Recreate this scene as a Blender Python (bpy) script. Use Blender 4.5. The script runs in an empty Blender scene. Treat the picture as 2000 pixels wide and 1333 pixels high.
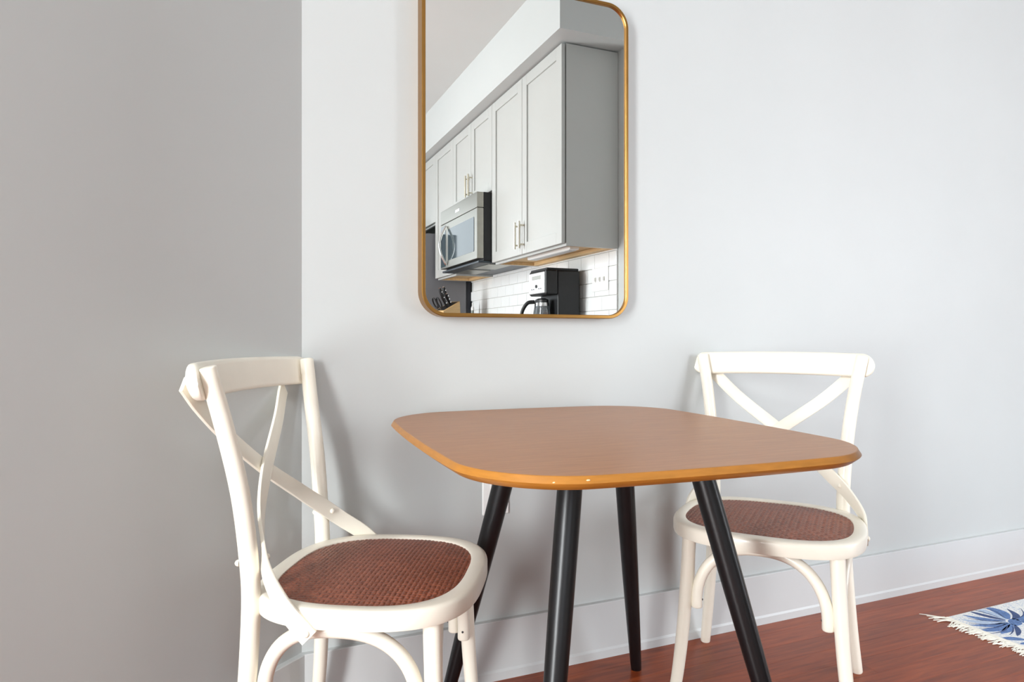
import bpy, bmesh, math, random
from mathutils import Vector, Matrix
random.seed(7)
scene = bpy.context.scene
COL = scene.collection
PI = math.pi

# ---------------------------------------------------------------- camera
PHI = math.radians(22.76)
CAMX, CAMY, CAMZ = 0.0, -1.686, 0.92
cd = bpy.data.cameras.new('camera'); cam = bpy.data.objects.new('camera', cd); COL.objects.link(cam)
cam.location = (CAMX, CAMY, CAMZ); cam.rotation_euler = (PI/2, 0, -PHI)
cd.sensor_width = 36; cd.sensor_fit = 'HORIZONTAL'; cd.lens = 36*1319.5/2000
cd.shift_y = -0.0036; cd.clip_start = 0.02
scene.camera = cam

# ---------------------------------------------------------------- world, daylight, exposure
w = bpy.data.worlds.new('world'); scene.world = w; w.use_nodes = True
bg = w.node_tree.nodes['Background']; bg.inputs[0].default_value = (0.80, 0.90, 1.0, 1); bg.inputs[1].default_value = 1.0
vs = scene.view_settings
vs.view_transform = 'Standard'; vs.look = 'None'; vs.exposure = 0.0; vs.gamma = 1.0; vs.use_curve_mapping = False

WIN = {}   # window openings: name -> (wall axis, fixed coordinate, a0, a1, z0, z1)
ROOM_X0, ROOM_X1, ROOM_Y0, CEIL = -2.2, 4.6, -5.2, 2.725
WALL_Y = 0.015
KX = 1.875            # kitchen wall face
def window_light(name, loc, rot, sx, sz, power, col):
    l = bpy.data.lights.new(name, 'AREA'); l.shape = 'RECTANGLE'; l.size = sx; l.size_y = sz
    l.energy = power; l.color = col
    o = bpy.data.objects.new(name, l); COL.objects.link(o); o.location = loc; o.rotation_euler = rot
    return o
# daylight through the side windows, plus an added rear fill light (all behind or beside the camera)
W1 = (-2.75, -1.95, 0.12, 2.42)     # tall window in the left side wall  (y0,y1,z0,z1)
W2 = (-1.7, 1.0, 0.75, 2.40)        # wide opening added in the unseen rear wall for fill      (x0,x1,z0,z1)
W3 = (-4.6, -2.3, 0.12, 2.40)       # window in the right side wall     (y0,y1,z0,z1)
window_light('daylight_left_window', (ROOM_X0-0.02, (W1[0]+W1[1])/2, (W1[2]+W1[3])/2), (PI/2, 0, -PI/2), W1[1]-W1[0], W1[3]-W1[2], 238, (0.95, 0.985, 1.0))
window_light('rear_fill_light', ((W2[0]+W2[1])/2, ROOM_Y0-0.02, (W2[2]+W2[3])/2), (PI/2, 0, 0), W2[1]-W2[0], W2[3]-W2[2], 22, (0.93, 0.97, 1.0))  # soft fill added behind the camera, not a known window
window_light('daylight_right_window', (ROOM_X1+0.02, (W3[0]+W3[1])/2, (W3[2]+W3[3])/2), (PI/2, 0, PI/2), W3[1]-W3[0], W3[3]-W3[2], 255, (0.89, 0.94, 1.0))

# ---------------------------------------------------------------- materials
def srgb(r, g, b):
    f = lambda c: (c/12.92 if c <= 0.04045 else ((c+0.055)/1.055)**2.4)
    return (f(r/255), f(g/255), f(b/255), 1)
def new_mat(name):
    m = bpy.data.materials.new(name); m.use_nodes = True
    nt = m.node_tree; return m, nt, nt.nodes['Principled BSDF']
def mat(name, col, rough=0.5, metal=0.0, var=0.0, scale=8.0, bump=0.0, bscale=200.0, coat=0.0, spec=0.5, stretch=(1, 1, 1), rvar=0.0, trans=0.0, ior=1.45):
    m, nt, b = new_mat(name); N, L = nt.nodes, nt.links
    b.inputs['Roughness'].default_value = rough; b.inputs['Metallic'].default_value = metal
    b.inputs['Coat Weight'].default_value = coat; b.inputs['Specular IOR Level'].default_value = spec
    b.inputs['Transmission Weight'].default_value = trans; b.inputs['IOR'].default_value = ior
    tc = N.new('ShaderNodeTexCoord'); mp = N.new('ShaderNodeMapping'); mp.inputs['Scale'].default_value = stretch
    L.new(tc.outputs['Object'], mp.inputs[0])
    nz = N.new('ShaderNodeTexNoise'); nz.inputs['Scale'].default_value = scale; nz.inputs['Detail'].default_value = 4
    L.new(mp.outputs[0], nz.inputs['Vector'])
    rp = N.new('ShaderNodeValToRGB')
    c0 = tuple(max(0, c*(1-var)) for c in col[:3])+(1,); c1 = tuple(min(1, c*(1+var)) for c in col[:3])+(1,)
    rp.color_ramp.elements[0].color = c0; rp.color_ramp.elements[1].color = c1
    rp.color_ramp.elements[0].position = 0.3; rp.color_ramp.elements[1].position = 0.7
    L.new(nz.outputs['Fac'], rp.inputs[0]); L.new(rp.outputs[0], b.inputs['Base Color'])
    if bump:
        n2 = N.new('ShaderNodeTexNoise'); n2.inputs['Scale'].default_value = bscale; n2.inputs['Detail'].default_value = 3
        L.new(mp.outputs[0], n2.inputs['Vector'])
        bp = N.new('ShaderNodeBump'); bp.inputs['Strength'].default_value = bump; bp.inputs['Distance'].default_value = 0.002
        L.new(n2.outputs['Fac'], bp.inputs['Height']); L.new(bp.outputs[0], b.inputs['Normal'])
    return m
M = {}
M['wall'] = mat('wall_paint', srgb(190, 193, 192), 0.48, spec=0.35, var=0.012, scale=3, bump=0.05, bscale=60)
M['ceiling'] = mat('ceiling_paint', srgb(206, 207, 205), 0.85, var=0.01, scale=2)
M['trim'] = mat('trim_paint', srgb(200, 202, 202), 0.35, var=0.012, scale=5)
M['cream'] = mat('cream_painted_wood', srgb(247, 241, 226), 0.33, var=0.02, scale=14, bump=0.06, bscale=45, coat=0.15)
M['black'] = mat('black_stained_wood', srgb(17, 17, 19), 0.33, var=0.25, scale=60, bump=0.10, bscale=90, stretch=(1, 1, .12), coat=0.0)
M['brass'] = mat('brushed_brass', srgb(166, 124, 68), 0.32, metal=1.0, var=0.06, scale=20)
M['steel'] = mat('brushed_steel', srgb(164, 162, 154), 0.34, metal=1.0, var=0.05, scale=30, stretch=(1, .05, 1))
M['nickel'] = mat('satin_nickel', srgb(205, 198, 180), 0.28, metal=1.0, var=0.03)
M['chrome'] = mat('polished_chrome', srgb(222, 222, 222), 0.12, metal=1.0, var=0.02)
M['cabinet'] = mat('cabinet_paint', srgb(180, 181, 178), 0.38, var=0.01, scale=4)
M['rawwood'] = mat('raw_plywood', srgb(216, 184, 138), 0.6, var=0.12, scale=12, stretch=(6, .6, 6))
M['blackplastic'] = mat('black_plastic', srgb(22, 22, 24), 0.42, var=0.15, scale=40)
M['darkglass'] = mat('dark_microwave_glass', srgb(52, 66, 72), 0.06, var=0.05, spec=0.8)
M['grille'] = mat('grey_grille_metal', srgb(70, 76, 82), 0.4, metal=0.6, var=0.1)
M['slate'] = mat('slate_fridge_metal', srgb(112, 112, 116), 0.45, metal=0.1, var=0.03, scale=5)
M['slatedark'] = mat('dark_gasket', srgb(30, 32, 40), 0.5, var=0.1)
M['tile'] = mat('white_glazed_tile', srgb(232, 233, 233), 0.12, var=0.01, scale=6)
M['grout'] = mat('pale_grout', srgb(190, 188, 184), 0.9, var=0.03, scale=60)
M['plastic'] = mat('white_plastic', srgb(240, 240, 238), 0.3, var=0.01)
M['socket'] = mat('socket_slot_dark', srgb(60, 58, 56), 0.6, var=0.05)
M['beech'] = mat('beech_knife_block', srgb(222, 184, 130), 0.5, var=0.08, scale=14, stretch=(1, 1, 6))
M['stone'] = mat('grey_stone_counter', srgb(150, 148, 144), 0.25, var=0.15, scale=30)
M['glass'] = mat('clear_glass', (1, 1, 1, 1), 0.02, trans=1.0, ior=1.45)
M['bottle'] = mat('grey_bottle_glass', srgb(168, 176, 170), 0.15, var=0.05, trans=0.4)
M['coffee'] = mat('smoked_carafe_glass', srgb(120, 124, 128), 0.05, var=0.05, trans=0.6)
M['chip'] = mat('bare_wood_chip', srgb(240, 214, 170), 0.7, var=0.05)
M['fringe'] = mat('cotton_fringe', srgb(238, 234, 222), 0.95, var=0.06, scale=90)
M['rugblue'] = mat('blue_rug_print', srgb(96, 124, 172), 0.95, var=0.28, scale=160, bump=0.4, bscale=900)
M['rugdark'] = mat('dark_blue_rug_print', srgb(66, 82, 122), 0.95, var=0.25, scale=160, bump=0.4, bscale=900)
M['ruggrey'] = mat('pale_blue_rug_print', srgb(176, 192, 214), 0.95, var=0.15, scale=160, bump=0.4, bscale=900)
M['dooropen'] = mat('badge_silver', srgb(225, 225, 225), 0.25, metal=0.8)

# mirror glass
m, nt, b = new_mat('mirror_glass'); b.inputs['Base Color'].default_value = (0.93, 0.945, 0.935, 1); b.inputs['Metallic'].default_value = 1; b.inputs['Roughness'].default_value = 0.0
M['mirror'] = m

# table veneer: fine straight grain with a faint figure
m, nt, b = new_mat('walnut_veneer'); N, L = nt.nodes, nt.links
tc = N.new('ShaderNodeTexCoord'); mp = N.new('ShaderNodeMapping'); mp.inputs['Scale'].default_value = (1.5, 14, 14)
L.new(tc.outputs['Object'], mp.inputs[0])
n1 = N.new('ShaderNodeTexNoise'); n1.inputs['Scale'].default_value = 7; n1.inputs['Detail'].default_value = 7; n1.inputs['Roughness'].default_value = 0.65
L.new(mp.outputs[0], n1.inputs['Vector'])
rp = N.new('ShaderNodeValToRGB'); rp.color_ramp.elements[0].position = 0.25; rp.color_ramp.elements[1].position = 0.75
rp.color_ramp.elements[0].color = srgb(160, 106, 66); rp.color_ramp.elements[1].color = srgb(184, 126, 80)
n2 = N.new('ShaderNodeTexNoise'); n2.inputs['Scale'].default_value = 2.2; L.new(tc.outputs['Object'], n2.inputs['Vector'])
mx = N.new('ShaderNodeMixRGB'); mx.blend_type = 'MULTIPLY'; mx.inputs[0].default_value = 0.35
r2 = N.new('ShaderNodeValToRGB'); r2.color_ramp.elements[0].position = 0.3; r2.color_ramp.elements[1].position = 0.7
r2.color_ramp.elements[0].color = (0.78, 0.74, 0.72, 1); r2.color_ramp.elements[1].color = (1, 1, 1, 1)
L.new(n2.outputs['Fac'], r2.inputs[0]); L.new(n1.outputs['Fac'], rp.inputs[0])
L.new(rp.outputs[0], mx.inputs[1]); L.new(r2.outputs[0], mx.inputs[2]); L.new(mx.outputs[0], b.inputs['Base Color'])
b.inputs['Roughness'].default_value = 0.36; b.inputs['Specular IOR Level'].default_value = 0.5
M['veneer'] = m
M['tableedge'] = mat('amber_stained_edge', srgb(172, 114, 44), 0.32, var=0.10, scale=30, stretch=(1, 1, 6))

# floor boards
m, nt, b = new_mat('red_brown_floorboard'); N, L = nt.nodes, nt.links
tc = N.new('ShaderNodeTexCoord'); oi = N.new('ShaderNodeObjectInfo')
ad = N.new('ShaderNodeVectorMath'); ad.operation = 'ADD'
cm = N.new('ShaderNodeCombineXYZ'); ml = N.new('ShaderNodeMath'); ml.operation = 'MULTIPLY'; ml.inputs[1].default_value = 37.0
L.new(oi.outputs['Random'], ml.inputs[0]); L.new(ml.outputs[0], cm.inputs[0]); L.new(ml.outputs[0], cm.inputs[1])
L.new(tc.outputs['Object'], ad.inputs[0]); L.new(cm.outputs[0], ad.inputs[1])
mp = N.new('ShaderNodeMapping'); mp.inputs['Scale'].default_value = (1.6, 22, 22); L.new(ad.outputs[0], mp.inputs[0])
n1 = N.new('ShaderNodeTexNoise'); n1.inputs['Scale'].default_value = 3.0; n1.inputs['Detail'].default_value = 8; n1.inputs['Roughness'].default_value = 0.6; n1.inputs['Distortion'].default_value = 0.6
L.new(mp.outputs[0], n1.inputs['Vector'])
rp = N.new('ShaderNodeValToRGB'); rp.color_ramp.elements[0].position = 0.25; rp.color_ramp.elements[1].position = 0.8
rp.color_ramp.elements[0].color = srgb(106, 42, 20); rp.color_ramp.elements[1].color = srgb(168, 80, 38)
L.new(n1.outputs['Fac'], rp.inputs[0])
hs = N.new('ShaderNodeHueSaturation'); mr = N.new('ShaderNodeMapRange')
mr.inputs['To Min'].default_value = 0.84; mr.inputs['To Max'].default_value = 1.14
L.new(oi.outputs['Random'], mr.inputs[0]); L.new(mr.outputs[0], hs.inputs['Value']); L.new(rp.outputs[0], hs.inputs['Color'])
L.new(hs.outputs[0], b.inputs['Base Color'])
b.inputs['Roughness'].default_value = 0.36; b.inputs['Specular IOR Level'].default_value = 0.32; b.inputs['Coat Weight'].default_value = 0.06; b.inputs['Coat Roughness'].default_value = 0.2
M['board'] = m

# woven cane seat
m, nt, b = new_mat('woven_brown_cane'); N, L = nt.nodes, nt.links
tc = N.new('ShaderNodeTexCoord'); n1 = N.new('ShaderNodeTexNoise'); n1.inputs['Scale'].default_value = 110; n1.inputs['Detail'].default_value = 3
L.new(tc.outputs['Object'], n1.inputs['Vector'])
rp = N.new('ShaderNodeValToRGB'); rp.color_ramp.elements[0].position = 0.3; rp.color_ramp.elements[1].position = 0.72
rp.color_ramp.elements[0].color = srgb(112, 58, 40); rp.color_ramp.elements[1].color = srgb(164, 94, 68)
L.new(n1.outputs['Fac'], rp.inputs[0])
n2 = N.new('ShaderNodeTexNoise'); n2.inputs['Scale'].default_value = 7; L.new(tc.outputs['Object'], n2.inputs['Vector'])
r2 = N.new('ShaderNodeValToRGB'); r2.color_ramp.elements[0].position = 0.35; r2.color_ramp.elements[1].position = 0.65
r2.color_ramp.elements[0].color = (0.74, 0.72, 0.70, 1); r2.color_ramp.elements[1].color = (1, 1, 1, 1); L.new(n2.outputs['Fac'], r2.inputs[0])
mx = N.new('ShaderNodeMixRGB'); mx.blend_type = 'MULTIPLY'; mx.inputs[0].default_value = 1
L.new(rp.outputs[0], mx.inputs[1]); L.new(r2.outputs[0], mx.inputs[2]); L.new(mx.outputs[0], b.inputs['Base Color'])
b.inputs['Roughness'].default_value = 0.38; b.inputs['Coat Weight'].default_value = 0.2
M['cane'] = m

# rug ground: off-white cotton with a fine weave
m, nt, b = new_mat('cotton_rug_ground'); N, L = nt.nodes, nt.links
tc = N.new('ShaderNodeTexCoord'); wv = N.new('ShaderNodeTexWave'); wv.inputs['Scale'].default_value = 120; wv.inputs['Distortion'].default_value = 1.5
L.new(tc.outputs['Object'], wv.inputs['Vector'])
bp = N.new('ShaderNodeBump'); bp.inputs['Strength'].default_value = 0.5; bp.inputs['Distance'].default_value = 0.001
L.new(wv.outputs['Fac'], bp.inputs['Height']); L.new(bp.outputs[0], b.inputs['Normal'])
nz = N.new('ShaderNodeTexNoise'); nz.inputs['Scale'].default_value = 180; L.new(tc.outputs['Object'], nz.inputs['Vector'])
rp = N.new('ShaderNodeValToRGB'); rp.color_ramp.elements[0].position = 0.36; rp.color_ramp.elements[1].position = 0.5
rp.color_ramp.elements[0].color = srgb(186, 196, 212); rp.color_ramp.elements[1].color = srgb(233, 232, 228)
L.new(nz.outputs['Fac'], rp.inputs[0]); L.new(rp.outputs[0], b.inputs['Base Color']); b.inputs['Roughness'].default_value = 0.95
M['rug'] = m

# ---------------------------------------------------------------- mesh helpers
def finish(bm, name, smooth=False, mats=None):
    me = bpy.data.meshes.new(name); bmesh.ops.recalc_face_normals(bm, faces=bm.faces[:]); bm.to_mesh(me); bm.free()
    if smooth:
        for p in me.polygons: p.use_smooth = True
    return me
def obj(name, me, material, parent=None, loc=(0, 0, 0), rot=(0, 0, 0), label=None, category=None, group=None, kind=None, autosmooth=None):
    if isinstance(me, bmesh.types.BMesh): me = finish(me, name)
    o = bpy.data.objects.new(name, me); COL.objects.link(o)
    if me is not None and material is not None and not me.materials:
        for mm in (material if isinstance(material, (list, tuple)) else [material]): me.materials.append(mm)
    o.location = loc; o.rotation_euler = rot
    if parent: o.parent = parent
    if label: o['label'] = label
    if category: o['category'] = category
    if group: o['group'] = group
    if kind: o['kind'] = kind
    if autosmooth is not None and me is not None:
        for p in me.polygons: p.use_smooth = True
        me.set_sharp_from_angle(angle=math.radians(autosmooth))
    return o
def thing(name, loc, rotz, label, category, group=None):
    o = bpy.data.objects.new(name, None); COL.objects.link(o); o.location = loc; o.rotation_euler = (0, 0, rotz)
    o.empty_display_size = 0.1; o['label'] = label; o['category'] = category
    if group: o['group'] = group
    return o
def box(bm, x0, x1, y0, y1, z0, z1, bevel=0.0, seg=2):
    vs_ = [bm.verts.new((x, y, z)) for z in (z0, z1) for y in (y0, y1) for x in (x0, x1)]
    fs = [bm.faces.new([vs_[i] for i in q]) for q in ((0, 2, 3, 1), (4, 5, 7, 6), (0, 1, 5, 4), (2, 6, 7, 3), (0, 4, 6, 2), (1, 3, 7, 5))]
    if bevel:
        es = list({e for f in fs for e in f.edges})
        bmesh.ops.bevel(bm, geom=es, offset=bevel, segments=seg, profile=0.5, affect='EDGES')
    return bm
def B(*a, **k): return box(bmesh.new(), *a, **k)
def spline(pts, n):
    """Catmull-Rom through pts (tuples of any length), n samples per span."""
    P = [Vector(p) if len(p) == 3 else p for p in pts]
    P = [list(p) for p in pts]; out = []
    Q = [[2*a-b for a, b in zip(P[0], P[1])]]+P+[[2*a-b for a, b in zip(P[-1], P[-2])]]
    for i in range(1, len(Q)-2):
        p0, p1, p2, p3 = Q[i-1:i+3]
        for k in range(n):
            t = k/n
            out.append([0.5*(2*b+(c-a)*t+(2*a-5*b+4*c-d)*t*t+(3*b-a-3*c+d)*t**3) for a, b, c, d in zip(p0, p1, p2, p3)])
    out.append(P[-1]); return out
def tube(bm, path, seg=16, round_ends=0.0):
    """path: list of (x,y,z,r). closed ends; round_ends adds a small edge rounding fraction."""
    pts = [Vector(p[:3]) for p in path]; rad = [p[3] for p in path]
    if round_ends:
        d0 = (pts[1]-pts[0]).normalized(); d1 = (pts[-1]-pts[-2]).normalized(); e = round_ends
        pre, pren, post, postn = [], [], [], []
        for k in range(3):
            a = PI/2*k/3
            pre.append(pts[0]+d0*e*(1-math.sin(a))*1.0); pren.append(rad[0]-e*(1-math.sin(a)) if False else rad[0]-e*(1-math.cos(PI/2-a)))
        ends0 = [(pts[0], rad[0]-e), (pts[0]+d0*e*0.3, rad[0]-e*0.3), (pts[0]+d0*e, rad[0])]
        ends1 = [(pts[-1]-d1*e, rad[-1]), (pts[-1]-d1*e*0.3, rad[-1]-e*0.3), (pts[-1], rad[-1]-e)]
        pts = [p for p, _ in ends0]+pts[1:-1]+[p for p, _ in ends1]; rad = [r for _, r in ends0]+rad[1:-1]+[r for _, r in ends1]
    up = Vector((0.13, 0.31, 0.2)); rings = []
    t = (pts[1]-pts[0]).normalized(); nrm = up.cross(t).normalized()
    for i, p in enumerate(pts):
        a = pts[max(i-1, 0)]; c = pts[min(i+1, len(pts)-1)]; t = (c-a).normalized()
        nrm = (nrm-t*nrm.dot(t)).normalized(); bn = t.cross(nrm)
        rings.append([bm.verts.new(p+(nrm*math.cos(2*PI*k/seg)+bn*math.sin(2*PI*k/seg))*rad[i]) for k in range(seg)])
    for i in range(len(rings)-1):
        for k in range(seg):
            bm.faces.new((rings[i][k], rings[i][(k+1) % seg], rings[i+1][(k+1) % seg], rings[i+1][k]))
    bm.faces.new(rings[0][::-1]); bm.faces.new(rings[-1])
    return bm
def rod(p0, p1, r, seg=12, r1=None, bm=None):
    return tube(bm or bmesh.new(), [(*p0, r), (*p1, r if r1 is None else r1)], seg)
def loft(bm, loops, cap=True):
    """loops: list of equal-length closed loops of points."""
    R = [[bm.verts.new(p) for p in l] for l in loops]; n = len(R[0])
    for i in range(len(R)-1):
        for k in range(n): bm.faces.new((R[i][k], R[i][(k+1) % n], R[i+1][(k+1) % n], R[i+1][k]))
    if cap: bm.faces.new(R[0][::-1]); bm.faces.new(R[-1])
    return R
def rrect(hx, hy, r, n=8):
    out = []
    for sx, sy, a0 in ((1, 1, 0), (-1, 1, 90), (-1, -1, 180), (1, -1, 270)):
        for k in range(n+1):
            t = math.radians(a0+90*k/n); out.append((sx*(hx-r)+r*math.cos(t), sy*(hy-r)+r*math.sin(t)))
    return out
def superell(a, b, n, k=96):
    out = []
    for i in range(k):
        t = 2*PI*i/k; c, s = math.cos(t), math.sin(t)
        out.append((a*math.copysign(abs(c)**(2/n), c), b*math.copysign(abs(s)**(2/n), s)))
    return out
def struct(name, me, material, label=None, parent=None):
    o = obj(name, me, material, parent)
    if not parent: o['kind'] = 'structure'
    if label: o['label'] = label
    return o

# ================================================================ THE ROOM
CX0 = 0.163                                     # corner of the two walls
LD = Vector((-0.786, -0.618, 0)).normalized()   # left wall runs this way from the corner
LN = Vector((-LD.y, LD.x, 0))                   # its normal into the room
if LN.y > 0: LN = -LN
corner = Vector((CX0, WALL_Y, 0))
SL = (CX0-ROOM_X0)/-LD.x
lend = corner+LD*SL
# walls
struct('wall_back', B(CX0-0.25, ROOM_X1+0.1, WALL_Y, WALL_Y+0.1, -0.05, CEIL), M['wall'], 'pale off-white wall behind the table')
bm = bmesh.new()
q = [corner, lend, lend-LN*0.1, corner-LN*0.1]
loft(bm, [[(p.x, p.y, -0.05) for p in q], [(p.x, p.y, CEIL) for p in q]])
struct('wall_left', bm, M['wall'], 'grey shaded wall angled away from the left chair')
bm = bmesh.new()
x0, x1 = ROOM_X0-0.1, ROOM_X0; ya, yb = ROOM_Y0-0.1, lend.y+0.06
box(bm, x0, x1, ya, W1[0], -0.05, CEIL); box(bm, x0, x1, W1[1], yb, -0.05, CEIL)
box(bm, x0, x1, W1[0], W1[1], -0.05, W1[2]); box(bm, x0, x1, W1[0], W1[1], W1[3], CEIL)
struct('wall_side', bm, M['wall'])
bm = bmesh.new(); y0, y1 = ROOM_Y0-0.1, ROOM_Y0
box(bm, ROOM_X0, W2[0], y0, y1, -0.05, CEIL); box(bm, W2[1], ROOM_X1+.1, y0, y1, -0.05, CEIL)
box(bm, W2[0], W2[1], y0, y1, -0.05, W2[2]); box(bm, W2[0], W2[1], y0, y1, W2[3], CEIL)
struct('wall_rear', bm, M['wall'])
bm = bmesh.new(); x0, x1 = ROOM_X1, ROOM_X1+0.1
box(bm, x0, x1, ROOM_Y0, W3[0], -0.05, CEIL); box(bm, x0, x1, W3[1], WALL_Y, -0.05, CEIL)
box(bm, x0, x1, W3[0], W3[1], -0.05, W3[2]); box(bm, x0, x1, W3[0], W3[1], W3[3], CEIL)
struct('wall_right', bm, M['wall'])
K_END = -1.20
kw = struct('wall_kitchen', B(KX, KX+0.12, ROOM_Y0, K_END, -0.05, CEIL), M['wall'], 'kitchen wall seen in the mirror')
struct('ceiling', B(ROOM_X0-0.1, ROOM_X1+0.1, ROOM_Y0-0.1, WALL_Y+0.1, CEIL, CEIL+0.08), M['ceiling'], 'flat white ceiling')
# window frames
def window_frame(name, axis, c, a0, a1, z0, z1):
    bm = bmesh.new(); t = 0.05
    for (p0, p1, q0, q1) in ((a0, a0+t, z0, z1), (a1-t, a1, z0, z1), (a0, a1, z0, z0+t), (a0, a1, z1-t, z1), (a0, a1, (z0+z1)/2-.02, (z0+z1)/2+.02)):
        if axis == 'x': box(bm, c-0.02, c+0.03, p0, p1, q0, q1)
        else: box(bm, p0, p1, c-0.02, c+0.03, q0, q1)
    struct(name, bm, M['trim'])
window_frame('window_1', 'x', ROOM_X0-0.005+0.03, *W1); window_frame('fill_window_2', 'y', ROOM_Y0+0.03, *W2); window_frame('window_3', 'x', ROOM_X1-0.05, *W3)  # the rear frame only surrounds the added fill light

# floor: a slab with separate boards laid on it
fl = struct('floor', B(ROOM_X0-0.1, ROOM_X1+0.1, ROOM_Y0-0.1, WALL_Y+0.1, -0.08, -0.018), M['board'], 'red-brown varnished wooden floor')
BW = 0.076
def board_mesh(Ln):
    me = finish(box(bmesh.new(), 0, Ln-0.0003, 0.00015, BW-0.00015, -0.0185, 0, bevel=0.00025, seg=1), 'board'); me.materials.append(M['board']); return me
bmesh_cache = {Ln: board_mesh(Ln) for Ln in (1.4, 1.9, 2.3, 2.8)}
y = WALL_Y
while y > ROOM_Y0:
    x = ROOM_X0-0.1-random.uniform(0, 1.2)
    while x < ROOM_X1:
        Ln = random.choice((1.9, 2.3, 2.8, 2.8))
        if x+Ln > ROOM_X0: obj('floorboard', bmesh_cache[Ln], None, fl, (x, y-BW, 0))
        x += Ln
    y -= BW

# baseboards with a bevelled cap and a shoe strip
BBH, BBT = 0.158, 0.015
def base_profile(n=1.0):
    return [(0, 0.0), (BBT+0.004, 0.0), (BBT+0.004, 0.022), (BBT, 0.028), (BBT, BBH-0.002), (BBT-0.0015, BBH), (0.001, BBH+0.0004), (0, BBH+0.0004)]
def baseboard(name, p0, p1, nrm, m0, m1):
    """p0->p1 along wall foot, nrm into room; m0/m1: extra length per unit depth at the ends (mitre)."""
    d = (p1-p0).normalized(); bm = bmesh.new(); loops = []
    for end, mm, sg in ((p0, m0, 1), (p1, m1, -1)):
        loops.append([tuple(end+d*(sg*mm*u)+nrm*u+Vector((0, 0, z))) for u, z in base_profile()])
    loft(bm, loops); return struct(name, bm, M['trim'])
half = math.acos(max(-1, min(1, (LD.dot(Vector((1, 0, 0)))))))/2
mit = 1/math.tan(half)
baseboard('baseboard_back', corner.copy(), Vector((ROOM_X1, WALL_Y, 0)), Vector((0, -1, 0)), mit, 0)['label'] = 'white baseboard along the wall behind the table'
baseboard('baseboard_left', corner.copy(), lend.copy(), LN.copy(), mit, 0)['label'] = 'shaded baseboard on the angled wall behind the left chair'

# ================================================================ TABLE
TX, TY, TR, TZ, TA, TB, TRAD, TBOW = 0.7116, -0.4357, -0.0508, 0.7261, 0.388, 0.446, 0.166, 0.046
tab = thing('dining_table', (TX, TY, 0), TR, 'square rounded wooden table on four splayed black legs', 'table')
bm = bmesh.new(); loops = []
def table_outline(inset):
    pts = rrect(TA-inset, TB-inset, TRAD-inset, 16); out = []
    for i, p in enumerate(pts):
        q = pts[(i+1) % len(pts)]; d = math.hypot(q[0]-p[0], q[1]-p[1]); n = max(1, int(d/0.03))
        out += [(p[0]+(q[0]-p[0])*k/n, p[1]+(q[1]-p[1])*k/n) for k in range(n)]
    return out
prof = [(0.016, -0.0215), (0.0135, -0.0205), (0.0008, -0.0112), (0.0, -0.0100), (0.0008, -0.0088), (0.0062, -0.0008), (0.0078, 0.0)]
for inset, dz in prof:
    loops.append([(x*(1-TBOW*(y/TB)**2), y*(1-TBOW*(x/TA)**2), TZ+dz) for x, y in table_outline(inset)])
R = loft(bm, loops)
me = finish(bm, 'table_top'); me.materials.append(M['tableedge']); me.materials.append(M['veneer'])
for p in me.polygons:
    p.material_index = 1 if (p.normal.z > 0.95) else 0
top = obj('table_top', me, None, tab, autosmooth=22)
LAX, LAY, LBX, LBY = 0.140, 0.144, 0.276, 0.292
LCX, LCY, LROT = 0.760, -0.379, -0.0196          # centre and turn of the leg frame
def leg_local(x, y, z):
    wx = LCX+x*math.cos(LROT)-y*math.sin(LROT)-TX; wy = LCY+x*math.sin(LROT)+y*math.cos(LROT)-TY
    return Vector((wx*math.cos(TR)+wy*math.sin(TR), -wx*math.sin(TR)+wy*math.cos(TR), z))
for sx in (-1, 1):
    for sy in (-1, 1):
        a = leg_local(sx*LAX, sy*LAY, TZ-0.021); f = leg_local(sx*LBX, sy*LBY, 0.0)
        ks = ((0, .0245), (.2, .0243), (.4, .0232), (.6, .0212), (.8, .0182), (.97, .0152), (1, .0142))
        bm = tube(bmesh.new(), [(*(a.lerp(f, t)), r) for t, r in ks], 28)
        for v in bm.verts:
            if v.co.z < 0.012: v.co.z = max(0.0, 0.0)if v.co.z < 0.006 else v.co.z
            if v.co.z > TZ-0.030: v.co.z = min(v.co.z, TZ-0.0205)
        obj('leg', bm, M['black'], tab, autosmooth=50)
# bare chips on the edge
def chip(x, y, z, s):
    bm = bmesh.new(); bmesh.ops.create_icosphere(bm, subdivisions=2, radius=1.0)
    for v in bm.verts: v.co = Vector((x+v.co.x*s*1.5, y+v.co.y*s*0.6, z+v.co.z*s*0.6))
    obj('edge_chip', bm, M['chip'], top, label='small pale chip in the edge')
edge_pts = [(x*(1-TBOW*(y/TB)**2), y*(1-TBOW*(x/TA)**2)) for x, y in table_outline(0.003)]
for cxx, dz in ((-0.2756, -0.0085), (-0.2295, -0.0055), (0.2051, -0.0100)):
    ex, ey = min((p for p in edge_pts if p[1] < 0), key=lambda p: abs(p[0]-cxx)); chip(ex, ey-0.0006, TZ+dz, 0.0022)

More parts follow.
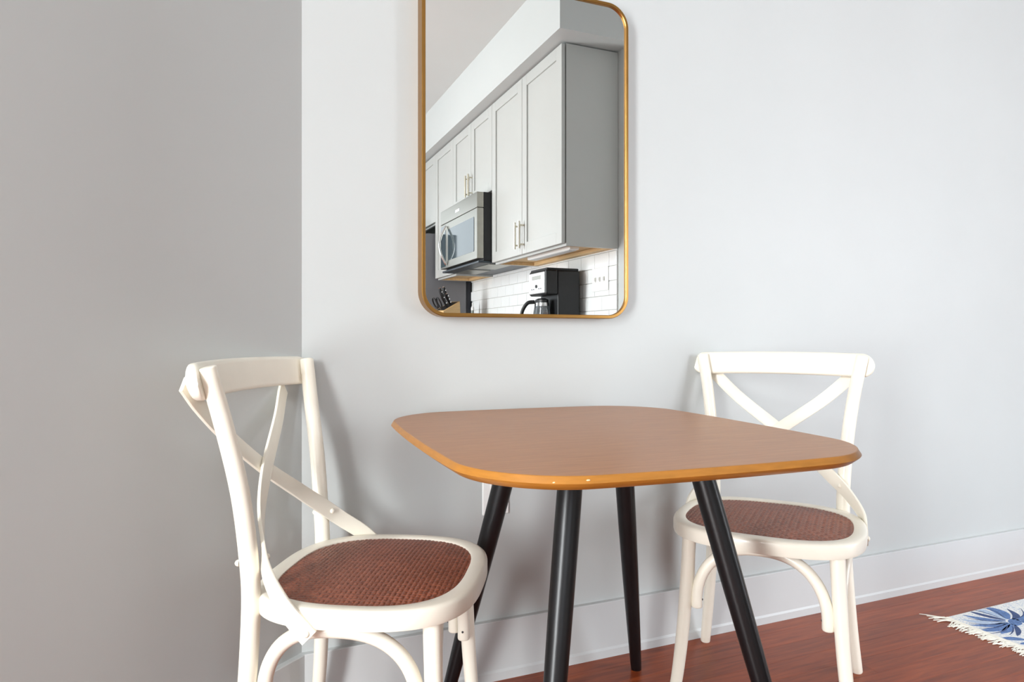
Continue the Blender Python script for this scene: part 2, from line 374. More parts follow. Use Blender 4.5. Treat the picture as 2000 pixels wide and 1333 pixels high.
# ================================================================ CHAIRS
ZS = 0.4533
def chair_parts(root):
    cream = M['cream']
    # seat ring
    A0, B0, NN = 0.2295, 0.215, 2.85; a1, b1, n1 = 0.200, 0.181, 2.85
    def ring(a, b, n, z, yo=0.0): return [(x*(1-0.025*max(0, -y/b)), y+yo, z) for x, y in superell(a, b, n, 112)]
    bm = bmesh.new()
    L_ = [ring(a1+.004, b1+.004, n1, ZS-0.036), ring(A0-.006, B0-.006, NN, ZS-0.036), ring(A0-.0015, B0-.0015, NN, ZS-0.0345), ring(A0, B0, NN, ZS-0.030),
          ring(A0, B0, NN, ZS-0.008), ring(A0-.0012, B0-.0012, NN, ZS-0.004), ring(A0-.004, B0-.004, NN, ZS-0.0012), ring(A0-.008, B0-.008, NN, ZS),
          ring(a1+.003, b1+.003, n1, ZS), ring(a1, b1, n1, ZS-0.002), ring(a1, b1, n1, ZS-0.012), ring(a1+.004, b1+.004, n1, ZS-0.036)]
    Rr = [[bm.verts.new(p) for p in l] for l in L_[:-1]]; Rr.append(Rr[0]); n = len(Rr[0])
    for i in range(len(Rr)-1):
        for k in range(n): bm.faces.new((Rr[i][k], Rr[i][(k+1) % n], Rr[i+1][(k+1) % n], Rr[i+1][k]))
    obj('seat_frame', bm, cream, root, autosmooth=40)
    # woven seat: over-under strands modelled as relief
    p = 0.0092; step = p/7; ax, by = a1+0.003, b1+0.003
    nx = int(2*ax/step)+1; ny = int(2*by/step)+1; idx = {}; verts = []; faces = []
    for j in range(ny):
        for i in range(nx):
            x = -ax+i*step; y = -by+j*step
            tx = x/(1-0.025*max(0, -y/by))
            e = (abs(tx)/ax)**n1+(abs(y)/by)**n1
            if e > 1: continue
            u, v = x/p, y/p; ci, cj = math.floor(u), math.floor(v); fu, fv = u-ci, v-cj
            if (ci+cj) % 2 == 0: h = (math.sin(PI*fu)**0.6)*(0.55+0.45*math.sin(PI*fv))
            else: h = (math.sin(PI*fv)**0.6)*(0.55+0.45*math.sin(PI*fu))
            crown = 0.0085*(1-e**0.9)
            idx[i, j] = len(verts); verts.append((x, y, ZS-0.0065+crown+0.0024*h))
    for (i, j), a in idx.items():
        if (i+1, j) in idx and (i, j+1) in idx and (i+1, j+1) in idx: faces.append((a, idx[i+1, j], idx[i+1, j+1], idx[i, j+1]))
    me = bpy.data.meshes.new('seat_cane'); me.from_pydata(verts, [], faces); me.update()
    for q in me.polygons: q.use_smooth = True
    obj('woven_seat', me, M['cane'], root, label='brown woven cane seat')
    # back posts that run down into rear legs
    for s in (1, -1):
        pts = [(s*0.205, -0.223, 0.0, .0140), (s*0.192, -0.203, 0.12, .0155), (s*0.180, -0.192, 0.27, .0165), (s*0.1715, -0.187, 0.43, .0170), (s*0.1725, -0.191, 0.52, .0170), (s*0.181, -0.203, 0.64, .0168), (s*0.197, -0.224, 0.76, .0165), (s*0.2175, -0.2445, 0.868, .0160)]
        bm = tube(bmesh.new(), spline(pts, 5), 20, 0.003)
        obj('back_post', bm, cream, root, autosmooth=50)
    # front legs
    for s in (1, -1):
        pts = [(s*0.168, 0.146, ZS-0.030, .0170), (s*0.172, 0.149, 0.34, .0165), (s*0.181, 0.155, 0.20, .0158), (s*0.193, 0.163, 0.08, .0148), (s*0.2055, 0.172, 0.0, .0138)]
        bm = tube(bmesh.new(), spline(pts, 6), 20, 0.003)
        obj('front_leg', bm, cream, root, autosmooth=50)
    # top rail: bowed plank with rounded ends behind the posts
    bm = bmesh.new(); loops = []; hw = 0.248; ns = 48
    for i in range(ns+1):
        x = -hw*math.cos(PI*i/ns); f = x/hw
        edge = min(1.0, (hw-abs(x))/0.032); hgt = 0.033*max(0.12, math.sqrt(max(0, 1-(1-edge)**2)))
        zc = 0.8405+0.004*(1-f*f); yc = -0.2585-0.036*(1-f*f)+0.004
        lean = 0.20
        sec = []
        for cy, cz in rrect(0.0115, hgt, min(0.0085, hgt*0.9), 5):
            sec.append((x, yc+cy-lean*cz, zc+cz))
        loops.append(sec)
    loft(bm, loops); obj('top_rail', bm, cream, root, autosmooth=45)
    # crossed bent strips
    for s in (1, -1):
        o = -0.0042*s
        path = [(s*0.218, -0.288, 0.838), (s*0.175, -0.284, 0.795), (s*0.11, -0.268+o*.5, 0.735), (0, -0.243+o, 0.652), (-s*0.085, -0.212+o*.5, 0.588), (-s*0.150, -0.175, 0.532), (-s*0.186, -0.150, 0.498), (-s*0.218, -0.108, 0.458), (-s*0.2260, -0.076, 0.427), (-s*0.2275, -0.054, 0.405)]
        nr = [(0, 1, .2), (0, 1, .2), (0, 1, .22), (0, 1, .25), (s*.25, 1, .2), (s*.55, .8, .1), (s*.8, .6, 0), (s*.95, .3, 0), (s, .06, 0), (s, 0, 0)]
        P = spline(path, 6); Nn = spline(nr, 6); bm = bmesh.new(); loops = []
        hwid, ht = 0.0175, 0.0036
        for i, c in enumerate(P):
            c = Vector(c); t = (Vector(P[min(i+1, len(P)-1)])-Vector(P[max(i-1, 0)])).normalized()
            nn = Vector(Nn[i]); nn = (nn-t*nn.dot(t)).normalized(); wd = t.cross(nn)
            loops.append([tuple(c+wd*a+nn*b_) for a, b_ in rrect(hwid, ht, 0.0022, 2)])
        loft(bm, loops)
        st = obj('cross_strip', bm, cream, root, autosmooth=40)
        # bolts: on the post, at the seat edge, behind the rail
        def bolt(c, nrm, r=0.0058, h=0.005):
            nrm = Vector(nrm).normalized(); c = Vector(c); bmx = bmesh.new()
            tube(bmx, [(*c, r), (*(c+nrm*h*.45), r*.95), (*(c+nrm*h*.8), r*.7), (*(c+nrm*h), r*.3)], 14)
            obj('bolt', bmx, cream, st, autosmooth=60)
        bolt((-s*0.163, -0.1605, 0.520), (s*.62, .75, 0)); bolt((-s*0.2305, -0.059, 0.413), (-s, 0, 0), 0.0065)
        bolt((s*0.202, -0.2915, 0.820), (0, -1, 0)); bolt((-s*0.178, -0.2065, 0.512), (-s*.3, -1, 0), 0.0062, 0.007)
    # three bentwood arches under the seat
    def arch(p0, pk, p1, zend, zpk, r=0.0135):
        pts = []; p0, pk, p1 = Vector(p0), Vector(pk), Vector(p1)
        for i in range(41):
            f = -1+2*i/40; a = PI/2*(1-abs(f))           # 0 at ends .. pi/2 at peak
            u = math.copysign(math.cos(a)**0.80, f); zz = zend+(zpk-zend)*math.sin(a)**0.95
            base = (p0*(1-(u+1)/2)+p1*((u+1)/2)); bul = (pk-(p0+p1)/2)*(1-u*u)
            q = base+bul; pts.append((q.x, q.y, zz, r))
        pts = [(pts[0][0], pts[0][1], zend-0.018, r)]+pts+[(pts[-1][0], pts[-1][1], zend-0.018, r)]
        bm = tube(bmesh.new(), pts, 16, 0.004)
        st = obj('stretcher', bm, cream, root, autosmooth=50)
        for e, other in ((p0, p1), (p1, p0)):
            d = (other-e).normalized(); c = Vector((e.x, e.y, zend+0.004))+d*(r-0.0015)
            bmx = bmesh.new(); tube(bmx, [(*c, .0028), (*(c+d*.003), .0022)], 10); obj('screw', bmx, M['socket'], st)
    arch((0.149, 0.148, 0), (0, 0.132, 0), (-0.149, 0.148, 0), 0.262, 0.4025)
    for s in (1, -1):
        arch((s*0.170, -0.163, 0), (s*0.188, -0.022, 0), (s*0.173, 0.122, 0), 0.268, 0.4025)
chA = thing('dining_chair', (1.290, -0.326, 0), math.radians(129.6), 'cream cross-back chair at the far side of the table, facing the camera', 'chair', 'cream cross-back dining chairs')
chair_parts(chA)
chB = thing('dining_chair', (0.2837, -0.3115, 0), math.radians(-118.44), 'cream cross-back chair by the room corner, seen from its side', 'chair', 'cream cross-back dining chairs')
for ch in list(chA.children):
    c = ch.copy(); COL.objects.link(c); c.parent = chB
    for g in list(ch.children):
        d = g.copy(); COL.objects.link(d); d.parent = c

# ================================================================ WALL MIRROR
MX0, MX1, MZ0, MZ1, MR = 0.4505, 1.0615, 0.973, 1.872, 0.066
MYF, MYG = -0.024, -0.0185
mc = Vector(((MX0+MX1)/2, 0, (MZ0+MZ1)/2)); hx, hz = (MX1-MX0)/2, (MZ1-MZ0)/2
mir = thing('wall_mirror', (mc.x, WALL_Y, mc.z), 0, 'rounded rectangular wall mirror with thin brass frame above the table', 'mirror')
def mloop(inset, y, n=14): return [(x, y-WALL_Y, z) for x, z in rrect(hx-inset, hz-inset, MR-inset, n)]
bm = bmesh.new()
seq = [(0.0, WALL_Y-0.0005), (0.0, MYF+0.0015), (0.0015, MYF), (0.0085, MYF), (0.010, MYF+0.0015), (0.010, MYG-0.0005), (0.010, WALL_Y-0.0005)]
Rr = [[bm.verts.new(p) for p in mloop(i, y)] for i, y in seq]; Rr.append(Rr[0]); n = len(Rr[0])
for i in range(len(Rr)-1):
    for k in range(n): bm.faces.new((Rr[i][k], Rr[i][(k+1) % n], Rr[i+1][(k+1) % n], Rr[i+1][k]))
obj('frame', bm, M['brass'], mir, autosmooth=35)
bm = bmesh.new(); loft(bm, [mloop(0.0098, MYG), mloop(0.0098, MYG+0.004)])
obj('mirror_glass', bm, M['mirror'], mir)
bm = bmesh.new(); loft(bm, [mloop(0.0098, MYG+0.0045), mloop(0.0098, WALL_Y-0.001)])
obj('backing', bm, M['blackplastic'], mir)

# outlet behind the table leg
out = thing('wall_outlet', (0.664, WALL_Y, 0.500), 0, 'white outlet plate on the wall, half hidden behind a black table leg', 'outlet')
obj('cover_plate', B(-0.038, 0.038, -0.006, 0, -0.058, 0.058, bevel=0.003), M['plastic'], out)
for z in (-0.022, 0.022):
    bm = bmesh.new(); loft(bm, [[(x, y, z+zz) for x, zz in rrect(0.016, 0.0135, 0.009, 5)] for y in (-0.0085, -0.005)])
    r = obj('receptacle', bm, M['plastic'], out)
    for x in (-0.006, 0.006): obj('slot', B(x-.001, x+.001, -0.009, -0.0083, z-.004, z+.005), M['socket'], r)

# ================================================================ RUG
RX0, RX1, RY0, RY1 = 2.160, 3.75, -1.12, -0.197
rug = thing('area_rug', (RX0, RY1, 0), 0, 'white cotton rug with blue leaf print and fringed edge on the floor', 'rug')
obj('rug_body', B(0, RX1-RX0, RY0-RY1, 0, 0.0, 0.004, bevel=0.0012), M['rug'], rug)
bm = bmesh.new(); yy = 0.004
while yy > RY0-RY1:
    ln = random.uniform(0.026, 0.056); dy = random.uniform(-0.022, 0.024); r0 = random.uniform(.0012, .0021)
    flare = 0.03*math.exp(-((yy)/0.02)**2) if yy > -0.03 else 0
    pts = [(0.004, yy, 0.0025, r0), (-ln*.35, yy+dy*.2+flare*.3, 0.0035, r0), (-ln*.7, yy+dy*.7+flare*.7, 0.0026, r0), (-ln, yy+dy+flare, 0.0018, r0*.8)]
    tube(bm, pts, 5)
    yy -= random.uniform(0.0022, 0.0042)
obj('fringe', bm, M['fringe'], rug, kind='stuff', autosmooth=60)
# border cord
obj('hem', B(-0.002, 0.012, RY0-RY1, 0, 0.0, 0.0052, bevel=0.002), M['fringe'], rug)
# printed leaves
def leaf(p0, p1, wd, bend=0.0, mat_='rugblue', z=0.0044, tip=1.0):
    p0, p1 = Vector((*p0, 0)), Vector((*p1, 0)); d = p1-p0; nrm = Vector((-d.y, d.x, 0)).normalized(); n = 12
    if p0.y > -0.006 and p1.y > -0.006 or max(p0.y, p1.y) < RY0-RY1+0.01 or min(p0.x, p1.x) > RX1-RX0-0.01: return
    bm = bmesh.new(); l, r = [], []
    for i in range(n+1):
        t = i/n; c = p0+d*t+nrm*bend*math.sin(PI*t); ww = wd*(math.sin(PI*min(1, t*.93+.05))**0.8)
        for side_, vv in ((l, c+nrm*ww), (r, c-nrm*ww)):
            side_.append(Vector((min(max(vv.x, 0.013), RX1-RX0-0.006), min(max(vv.y, RY0-RY1+0.006), -0.004), 0)))
    top_ = [Vector((v.x, v.y, z)) for v in l+r[::-1]]; bot = [Vector((v.x, v.y, z-.0006)) for v in l+r[::-1]]
    loft(bm, [[tuple(v) for v in bot], [tuple(v) for v in top_]])
    obj('leaf_print', bm, M[mat_], rug)
def motif(cx, cy, sc=1.0, rot=0.0, seed=0):
    rd = random.Random(seed)
    def T(x, y):
        x, y = x*sc, y*sc
        return (cx+x*math.cos(rot)-y*math.sin(rot), cy+x*math.sin(rot)+y*math.cos(rot))
    for k, (ang, r1, wd, bend, mm) in enumerate(((178, .135, .010, .012, 'rugblue'), (165, .12, .008, .010, 'rugblue'), (150, .12, .011, .012, 'ruggrey'), (134, .105, .009, .008, 'rugblue'),
            (112, .095, .008, .004, 'rugdark'), (92, .10, .012, -.004, 'ruggrey'), (72, .10, .016, -.014, 'rugblue'), (40, .09, .008, -.012, 'rugdark'), (15, .12, .010, -.01, 'rugblue'), (-8, .13, .012, -.01, 'rugblue'),
            (196, .10, .009, .004, 'rugblue'), (214, .09, .006, .004, 'rugdark'), (-28, .11, .008, .008, 'rugblue'))):
        a = math.radians(ang)
        leaf(T(.018*math.cos(a), .018*math.sin(a)), T(r1*math.cos(a), r1*math.sin(a)), wd*sc, bend*sc, mm)
        if mm != 'rugdark': leaf(T(.03*math.cos(a+.12), .03*math.sin(a+.12)), T(r1*.95*math.cos(a+.16), r1*.95*math.sin(a+.16)), .0016*sc, bend*sc, 'rugdark', z=0.0046)
    for k in range(13):
        x = -.13+.026*k+rd.uniform(-.008, .008); yv = -.048-.036*(k % 3)+rd.uniform(-.006, .006)
        leaf(T(x, yv), T(x+.05, yv-.028), .009*sc, .004, rd.choice(('rugblue', 'rugblue', 'rugdark')))
    for k in range(7):
        x = -.12+.045*k; leaf(T(x, -.175+rd.uniform(-.01, .01)), T(x+.04, -.19), .006*sc, .003, 'rugdark')
    leaf(T(-.02, -.012), T(.025, .012), .014*sc, 0, 'rugblue')
for i in range(5):
    for j in range(3):
        motif(0.168+0.36*i, -0.112-0.36*j, 1.32, 0.0, i*5+j)

# ================================================================ KITCHEN (seen in the mirror)
YR = lambda yv: 2*MYG-yv           # mirror-image depth -> real y
XF = 1.545                          # face plane of the upper cabinets' doors
ZB, ZT = 1.383, 2.405
def shaker_door(parent, x, ya, yb, z0, z1, handle=None, hz=None, stile=0.062):
    """door in plane x (front face toward -x), spans ya>yb in y."""
    g = 0.0022; ya -= g; yb += g; t = 0.020; bm = bmesh.new()
    box(bm, x, x+t, ya-stile, ya, z0, z1, bevel=0.0012, seg=1); box(bm, x, x+t, yb, yb+stile, z0, z1, bevel=0.0012, seg=1)
    box(bm, x, x+t, yb+stile, ya-stile, z0, z0+stile, bevel=0.0012, seg=1); box(bm, x, x+t, yb+stile, ya-stile, z1-stile, z1, bevel=0.0012, seg=1)
    d = obj('door', bm, M['cabinet'], parent)
    obj('door_panel', B(x+0.009, x+t-0.002, yb+stile-.0005, ya-stile+.0005, z0+stile-.0005, z1-stile+.0005), M['cabinet'], d)
    if handle is not None:
        hy = handle; bm = bmesh.new(); L0, L1 = hz
        rod((x-0.032, hy, L0), (x-0.032, hy, L1), 0.006, 14, bm=bm)
        for zz in (L0+0.022, L1-0.022): rod((x+0.001, hy, zz), (x-0.032, hy, zz), 0.0048, 10, bm=bm)
        obj('handle', bm, M['nickel'], d, autosmooth=40, label='satin nickel bar handle')
    return d
def cabinet(name, ya, yb, z0, z1, label, raw=True, depth_x=KX-0.002):
    root = thing(name, ((XF+depth_x)/2, (ya+yb)/2, z0), 0, label, 'cabinet', 'grey shaker wall cabinets')
    o = root.location
    bm = bmesh.new(); x0 = XF+0.0255; t = 0.018
    def b2(xa, xb, y0, y1, za, zb): box(bm, xa-o.x, xb-o.x, y0-o.y, y1-o.y, za-o.z, zb-o.z)
    b2(x0, depth_x, ya-t, ya, z0, z1); b2(x0, depth_x, yb, yb+t, z0, z1); b2(x0, depth_x, yb+t, ya-t, z1-t, z1)
    b2(depth_x-0.006, depth_x, yb+t, ya-t, z0+.03, z1-t); b2(x0, x0+t, yb+t, ya-t, z0, z0+0.045)
    obj('carcass', bm, M['cabinet'], root)
    if raw:
        bm = bmesh.new()
        b2(x0+t, depth_x-0.006, yb+t, ya-t, z0+0.022, z0+0.036); b2(depth_x-0.05, depth_x-0.006, yb+t, ya-t, z0+0.001, z0+0.021)
        b2(x0+t, depth_x-.05, ya-t-0.02, ya-t, z0+0.001, z0+0.021); b2(x0+t, depth_x-.05, yb+t, yb+t+0.02, z0+0.001, z0+0.021)
        obj('underside', bm, M['rawwood'], root, label='raw wood underside')
    return root
class Shift:                      # lets door builders work in world coordinates under a root at root.location
    pass
def door_on(root, ya, yb, z0, z1, handle=None, hz=None):
    o = root.location
    return shaker_door(root, XF-o.x, ya-o.y, yb-o.y, z0-o.z, z1-o.z, None if handle is None else handle-o.y, None if hz is None else (hz[0]-o.z, hz[1]-o.z))
y_ = [YR(v) for v in (1.350, 1.850, 2.328, 2.730, 3.133, 3.604, 4.05, 4.50)]
ZM = 1.845
c1 = cabinet('wall_cabinet', y_[0], y_[2], ZB, ZT, 'tall double-door grey cabinet above the coffee maker in the mirror')
door_on(c1, y_[0], y_[1], ZB+.012, ZT-.003, y_[1]+0.030, (1.425, 1.578)); door_on(c1, y_[1], y_[2], ZB+.012, ZT-.003, y_[1]-0.030, (1.425, 1.578))
c2 = cabinet('wall_cabinet', y_[2], y_[4], ZM, ZT, 'short double-door grey cabinet above the microwave in the mirror', raw=False)
door_on(c2, y_[2], y_[3], ZM+.012, ZT-.003, y_[3]+0.030, (1.89, 2.04)); door_on(c2, y_[3], y_[4], ZM+.012, ZT-.003, y_[3]-0.030, (1.89, 2.04))
c3 = cabinet('wall_cabinet', y_[4], y_[5], ZB, ZT, 'tall single-door grey cabinet between microwave and refrigerator in the mirror')
door_on(c3, y_[4], y_[5], ZB+.012, ZT-.003)
c4 = cabinet('wall_cabinet', y_[5], y_[7], ZM, ZT, 'short grey cabinet above the refrigerator, cut by the mirror frame', raw=False)
door_on(c4, y_[5], y_[6], ZM+.012, ZT-.003); door_on(c4, y_[6], y_[7], ZM+.012, ZT-.003)
# soffit above the cabinets
struct('wall_soffit', B(1.470, KX, ROOM_Y0, YR(1.222), ZT+0.006, CEIL), M['wall'], 'white soffit above the cabinets in the mirror')
# under-cabinet light bar
ucl = thing('under_cabinet_light', (1.66, (y_[0]+y_[1])/2-0.1, ZB), 0, 'slim white light bar under the tall double cabinet in the mirror', 'light')
obj('housing', B(-0.028, 0.028, -0.27, 0.27, -0.006, 0.0215, bevel=0.004), M['plastic'], ucl)
obj('diffuser', B(-0.022, 0.022, -0.25, 0.25, -0.009, -0.0055, bevel=0.001), M['trim'], ucl)

# microwave over the range
MWX, MWY0, MWY1, MWZ0, MWZ1 = 1.447, y_[2]-0.006, y_[4]+0.006, 1.420, ZM-0.002
mw = thing('microwave', ((MWX+KX)/2, (MWY0+MWY1)/2, MWZ0), 0, 'stainless over-range microwave hung under the short cabinet in the mirror', 'microwave')
o = mw.location
def mb(xa, xb, y0, y1, za, zb, bevel=0): return B(xa-o.x, xb-o.x, min(y0, y1)-o.y, max(y0, y1)-o.y, za-o.z, zb-o.z, bevel=bevel)
obj('body', mb(MWX+0.046, KX-0.008, MWY0, MWY1, MWZ0-0.012, MWZ1), M['blackplastic'], mw, label='black side panels')
obj('top_panel', mb(MWX, MWX+0.045, MWY0, MWY1, MWZ1-0.098, MWZ1, .003), M['steel'], mw)
dr = obj('door', mb(MWX, MWX+0.045, MWY0, MWY1, MWZ0, MWZ1-0.101, .003), M['steel'], mw, label='stainless microwave door')
dw0, dw1 = MWY0-0.055, MWY1+0.185
bm = bmesh.new(); loft(bm, [[(xx-o.x, (dw0+dw1)/2+yy-o.y, MWZ0+0.050+0.111+zz-o.z) for yy, zz in rrect((dw0-dw1)/2, 0.111, .008, 4)] for xx in (MWX+0.004, MWX-0.0022)])
obj('window_glass', bm, M['darkglass'], dr)
obj('control_panel', mb(MWX-0.002, MWX+0.01, MWY1+0.012, MWY1+0.125, MWZ0+0.012, MWZ1-0.115, .001), M['darkglass'], mw)
hy = MWY1+0.155
pts = []
for i in range(21):
    f = i/20; pts.append((MWX-0.006-0.050*math.sin(PI*f)-o.x, hy-o.y, MWZ0+0.022+(MWZ1-0.125-MWZ0-0.022)*f-o.z, 0.0085))
obj('handle', tube(bmesh.new(), pts, 14, 0.003), M['chrome'], dr, autosmooth=50, label='bowed chrome handle')
obj('badge', mb(MWX-0.0015, MWX+0.001, (MWY0+MWY1)/2-0.045, (MWY0+MWY1)/2+0.045, MWZ1-0.062, MWZ1-0.044, .0005), M['dooropen'], mw)
und = obj('underside_plate', mb(MWX+0.012, KX-0.02, MWY0-0.004, MWY1+0.004, MWZ0-0.026, MWZ0-0.0125, .003), M['grille'], mw)
for k, (fa, fb) in enumerate(((0.06, 0.44), (0.56, 0.94))):
    ya_, yb_ = MWY0+(MWY1-MWY0)*fa, MWY0+(MWY1-MWY0)*fb
    obj('filter_grille', mb(MWX+0.10, MWX+0.26, ya_, yb_, MWZ0-0.030, MWZ0-0.0255, .001), M['steel'], und)

# backsplash tiles, each a piece on the kitchen wall
TW, TH, TG = 0.154, 0.0775, 0.003
obj('grout_bed', B(KX-0.004, KX+0.001, y_[5]-0.0, YR(1.352), 0.91, ZB+0.02), M['grout'], kw)
tme = finish(box(bmesh.new(), -0.008, 0, 0, TW-TG, 0, TH-TG, bevel=0.0018, seg=2), 'tile'); tme.materials.append(M['tile'])
thalf = finish(box(bmesh.new(), -0.008, 0, 0, TW/2-TG, 0, TH-TG, bevel=0.0018, seg=2), 'tile_half'); thalf.materials.append(M['tile'])
row = 0; z = 0.912
while z < ZB:
    yy = YR(1.352); off = row % 2
    if off: obj('tile', thalf, None, kw, (KX-0.002, yy-TW/2+TG, z)); yy -= TW/2
    while yy-TW > y_[5]-0.08:
        obj('tile', tme, None, kw, (KX-0.002, yy-TW+TG, z)); yy -= TW
    z += TH; row += 1
# switch plate with three toggles
sw = thing('switch_plate', (KX-0.010, YR(1.513), 1.235), 0, 'white triple switch plate on the tiles beside the coffee maker in the mirror', 'switch')
obj('cover_plate', B(-0.006, 0, -0.085, 0.085, -0.064, 0.064, bevel=0.003), M['plastic'], sw)
for k in (-1, 0, 1):
    t = obj('toggle', B(-0.018, -0.005, k*0.046-0.005, k*0.046+0.005, -0.006, 0.010, bevel=0.002), M['plastic'], sw)
    obj('slot', B(-0.0068, -0.0058, k*0.046-0.007, k*0.046+0.007, -0.013, 0.013), M['grout'], t)

# counter run (below the mirror's view) that carries the small things
ct = thing('kitchen_counter', (1.56, (y_[0]+y_[5])/2, 0), 0, 'grey stone counter on base cabinets below the tiles', 'counter')
o = ct.location
def cb(xa, xb, y0, y1, za, zb, bevel=0): return B(xa-o.x, xb-o.x, min(y0, y1)-o.y, max(y0, y1)-o.y, za, zb, bevel=bevel)
obj('worktop', cb(1.235, KX-0.011, y_[0]+0.02, y_[5]-0.01, 0.875, 0.910, .003), M['stone'], ct)
obj('plinth', cb(1.33, KX-0.012, y_[0], y_[5], 0.0, 0.10), M['blackplastic'], ct)
obj('base_body', cb(1.29, KX-0.012, y_[0], y_[5], 0.10, 0.875), M['cabinet'], ct)
for a, b_ in ((0, 1), (1, 2), (2, 3), (3, 4), (4, 5)):
    ya_, yb_ = y_[a]-o.y, y_[b_]-o.y
    shaker_door(ct, 1.269-o.x, ya_, yb_, 0.115, 0.870, yb_+0.035, (0.68, 0.82))

# refrigerator
fr = thing('refrigerator', (1.45, (y_[5]+y_[7])/2-0.02, 0), 0, 'dark slate refrigerator side at the lower left of the mirror', 'refrigerator')
o = fr.location
fy0, fy1 = y_[5]-0.030, y_[7]+0.010
def fb(xa, xb, y0, y1, za, zb, bevel=0): return B(xa-o.x, xb-o.x, min(y0, y1)-o.y, max(y0, y1)-o.y, za, zb, bevel=bevel)
obj('body', fb(1.22, KX-0.055, fy0, fy1, 0.02, 1.765, .004), M['slate'], fr)
obj('back_panel', fb(KX-0.056, KX-0.014, fy0-.006, fy1, 0.04, 1.755), M['slatedark'], fr)
for (a, b_) in ((fy0, (fy0+fy1)/2+.002), ((fy0+fy1)/2-.002, fy1)):
    d = obj('door', fb(1.150, 1.216, a, b_, 0.72, 1.765, .006), M['slate'], fr)
    hyy = b_+.04 if a == fy0 else a-.04
    bm = bmesh.new(); rod((1.105-o.x, hyy-o.y, 0.85), (1.105-o.x, hyy-o.y, 1.55), .010, 12, bm=bm)
    for zz in (.9, 1.5): rod((1.105-o.x, hyy-o.y, zz), (1.151-o.x, hyy-o.y, zz), .008, 10, bm=bm)
    obj('handle', bm, M['steel'], d, autosmooth=40)
obj('drawer', fb(1.150, 1.216, fy0, fy1, 0.05, 0.712, .006), M['slate'], fr)
obj('foot_grille', fb(1.24, 1.80, fy0-.02, fy1+.02, 0.0, 0.02), M['slatedark'], fr)

# coffee maker
CMY0, CMY1, CMXF, CMXB = YR(1.700), YR(1.930), 1.655, 1.838
cmk = thing('coffee_maker', (1.75, (CMY0+CMY1)/2, 0.910), 0, 'black drip coffee maker with silver front panel on the counter in the mirror', 'coffee maker')
o = cmk.location
def kb(xa, xb, y0, y1, za, zb, bevel=0): return B(xa-o.x, xb-o.x, min(y0, y1)-o.y, max(y0, y1)-o.y, za, zb, bevel=bevel)
HT = 0.398
obj('base', kb(CMXF-0.045, CMXB, CMY0, CMY1, 0, 0.035, .006), M['blackplastic'], cmk)
obj('water_tank', kb(CMXF+0.045, CMXB, CMY0, CMY1, 0.034, HT-0.012, .006), M['blackplastic'], cmk, label='black water tank body')
hd = obj('brew_head', kb(CMXF-0.030, CMXF+0.046, CMY0, CMY1, 0.248, HT-0.006, .012), M['blackplastic'], cmk)
obj('lid', kb(CMXF-0.022, CMXB-0.004, CMY0-0.006, CMY1+0.006, HT-0.013, HT+0.002, .005), M['blackplastic'], cmk)
fp = obj('front_panel', kb(CMXF-0.036, CMXF-0.029, CMY0-0.012, CMY1+0.012, 0.258, HT-0.020, .004), M['dooropen'], cmk, label='brushed silver control panel')
obj('display', kb(CMXF-0.0375, CMXF-0.0355, CMY0-0.055, CMY1+0.055, 0.338, 0.360, .0008), M['steel'], fp)
bm = bmesh.new(); ymid = (CMY0+CMY1)/2-o.y
tube(bm, [(CMXF-0.036-o.x, ymid, 0.300, .010), (CMXF-0.040-o.x, ymid, 0.300, .009)], 18); obj('dial', bm, M['blackplastic'], fp, autosmooth=40)
for dy in (-.06, -.035, .035, .06):
    bm = bmesh.new(); tube(bm, [(CMXF-0.036-o.x, ymid+dy, 0.285, .004), (CMXF-0.038-o.x, ymid+dy, 0.285, .0035)], 12); obj('button', bm, M['grille'], fp)
cf = thing('carafe', (CMXF-0.002, (CMY0+CMY1)/2-0.0, 0.946), 0, 'glass carafe with black handle standing in the coffee maker', 'carafe')
bm = bmesh.new()
prof = [(0.038, 0.0), (0.062, 0.005), (0.072, 0.035), (0.074, 0.07), (0.070, 0.115), (0.060, 0.155), (0.055, 0.172)]
loft(bm, [[(r*0.60*math.cos(2*PI*k/28), r*math.sin(2*PI*k/28), z) for k in range(28)] for r, z in prof])
obj('glass_body', bm, M['coffee'], cf, autosmooth=50)
bm = bmesh.new(); loft(bm, [[(r*0.60*math.cos(2*PI*k/28), r*math.sin(2*PI*k/28), z) for k in range(28)] for r, z in ((.056, .1725), (.056, .188), (.034, .196))])
obj('carafe_lid', bm, M['blackplastic'], cf, autosmooth=40)
bm = bmesh.new(); loft(bm, [[(r*0.60*math.cos(2*PI*k/28), r*math.sin(2*PI*k/28), z) for k in range(28)] for r, z in ((.0625, .152), (.0585, .171))])
obj('collar', bm, M['chrome'], cf, autosmooth=40)
pts = [(-0.026, -0.040, 0.178, .011), (-0.058, -0.066, 0.172, .011), (-0.080, -0.088, 0.130, .0105), (-0.088, -0.096, 0.075, .010), (-0.090, -0.098, 0.030, .009)]
obj('carafe_handle', tube(bmesh.new(), spline(pts, 6), 14, .003), M['blackplastic'], cf, autosmooth=50)

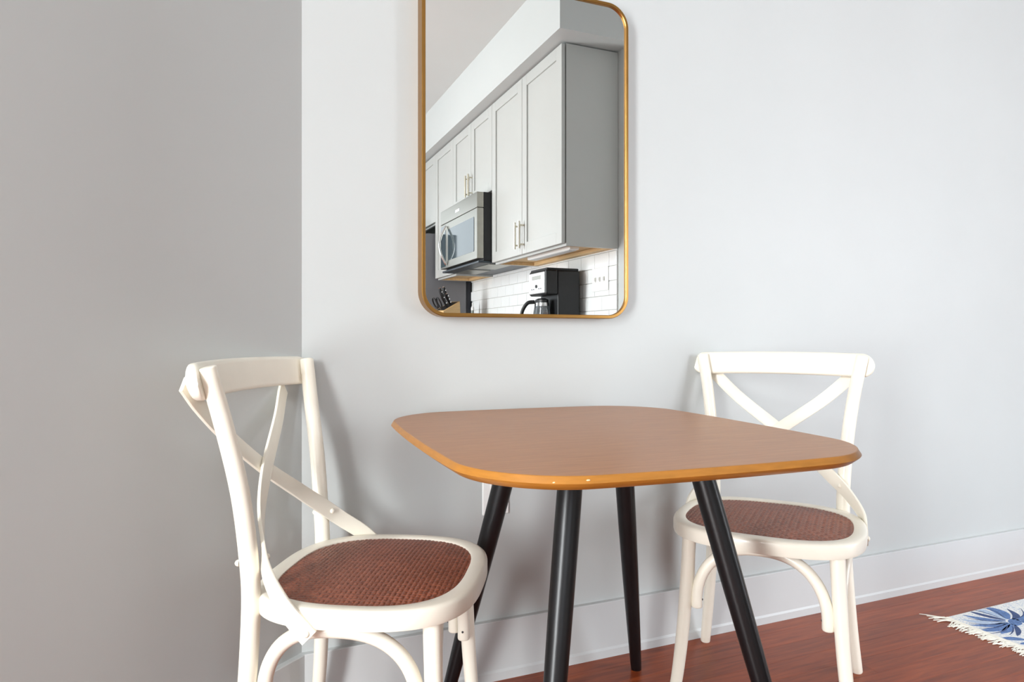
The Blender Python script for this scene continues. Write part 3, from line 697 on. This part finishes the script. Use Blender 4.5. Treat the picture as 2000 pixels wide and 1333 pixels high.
# knife block, knives, scissors
kx, ky = 1.535, YR(3.235)
kbk = thing('knife_block', (kx, ky, 0.910), math.radians(-20), 'light beech knife block in front of the refrigerator in the mirror', 'knife block')
bm = bmesh.new()
side = [(-0.075, 0.0), (0.085, 0.0), (0.070, 0.285), (-0.088, 0.205)]
loft(bm, [[(x, y, z) for x, z in side] for y in (-0.062, 0.062)])
bmesh.ops.bevel(bm, geom=bm.edges[:], offset=0.003, segments=1, affect='EDGES'); obj('block', bm, M['beech'], kbk)
bm = bmesh.new(); loft(bm, [[(x, y, z+.0012) for x, z in ((-.074, .212), (.056, .278), (.056, .2785), (-.074, .2125))] for y in (-.05, .05)]); obj('slot_plate', bm, M['blackplastic'], kbk)
Rk = Matrix.Rotation(math.radians(-20), 4, 'Z')
up_ = Vector((-0.45, 0, 0.89)).normalized()
knife_names = ('tallest black-handled knife at the front of the knife block', 'black-handled knife in the middle of the knife block', 'black-handled knife at the back of the knife block', 'short black-handled knife low in the knife block')
for k, (f, yy, ln) in enumerate(((0.35, 0.036, 0.150), (0.52, 0.0, 0.118), (0.82, -0.030, 0.125), (0.60, 0.030, 0.085))):
    basep = Vector((-0.088+0.158*f, yy, 0.205+0.080*f+0.002))+up_*0.007
    wp = Vector((kx, ky, 0.910))+(Rk @ basep)
    kn = thing('knife', wp, math.radians(-20), knife_names[k]+' in the mirror', 'knife', 'knives in the knife block')
    a = Vector((0, 0, 0)); bm = bmesh.new(); path = []
    for i, (t, r) in enumerate(((0, .009), (.2, .0095), (.5, .0115), (.85, .0120), (1, .009))): path.append((*(up_*ln*t+Vector((-.006*math.sin(PI*t), 0, 0))), r))
    hnd = obj('handle', tube(bm, path, 10, .002), M['blackplastic'], kn, autosmooth=50)
    for t in (.2, .5, .8):
        c = up_*ln*t; bm = bmesh.new(); tube(bm, [(c.x, -.0128, c.z, .0046), (c.x, .0128, c.z, .0046)], 10); obj('rivet', bm, M['chrome'], hnd)
    c = up_*ln; bm = bmesh.new(); tube(bm, [(*c, .0085), (*(c+up_*.006), .0075)], 10); obj('end_cap', bm, M['chrome'], kn)
wp = Vector((kx, ky, 0.910))+(Rk @ Vector((-0.060, -0.005, 0.222)))
sc_ = thing('scissors', wp, math.radians(-20), 'black-handled scissors with loop grips in the knife block in the mirror', 'scissors')
for s in (-1, 1):
    pts = []
    for i in range(25):
        a = 2*PI*i/24; c = up_*(0.050+0.042*math.cos(a)); pts.append((c.x-0.012, s*0.024+0.021*math.sin(a), c.z, .0058))
    obj('finger_loop', tube(bmesh.new(), pts, 8), M['blackplastic'], sc_, autosmooth=50)
bm = bmesh.new(); rod((0, 0, 0), tuple(up_*0.02), .006, 8, bm=bm); obj('shank', bm, M['steel'], sc_)
# small bottle by the tiles
bt = thing('soap_bottle', (1.80, YR(3.42), 0.910), 0, 'small pale glass bottle against the tiles near the refrigerator in the mirror', 'bottle')
bm = bmesh.new(); loft(bm, [[(r*math.cos(2*PI*k/20), r*math.sin(2*PI*k/20), z) for k in range(20)] for r, z in ((.028, 0), (.031, .006), (.031, .15), (.022, .18), (.011, .20), (.011, .225))])
obj('bottle_body', bm, M['bottle'], bt, autosmooth=50)
bm = bmesh.new(); tube(bm, [(0, 0, .2255, .013), (0, 0, .245, .013), (0, 0, .262, .005), (0, 0, .285, .005)], 12); obj('pump', bm, M['plastic'], bt, autosmooth=50)
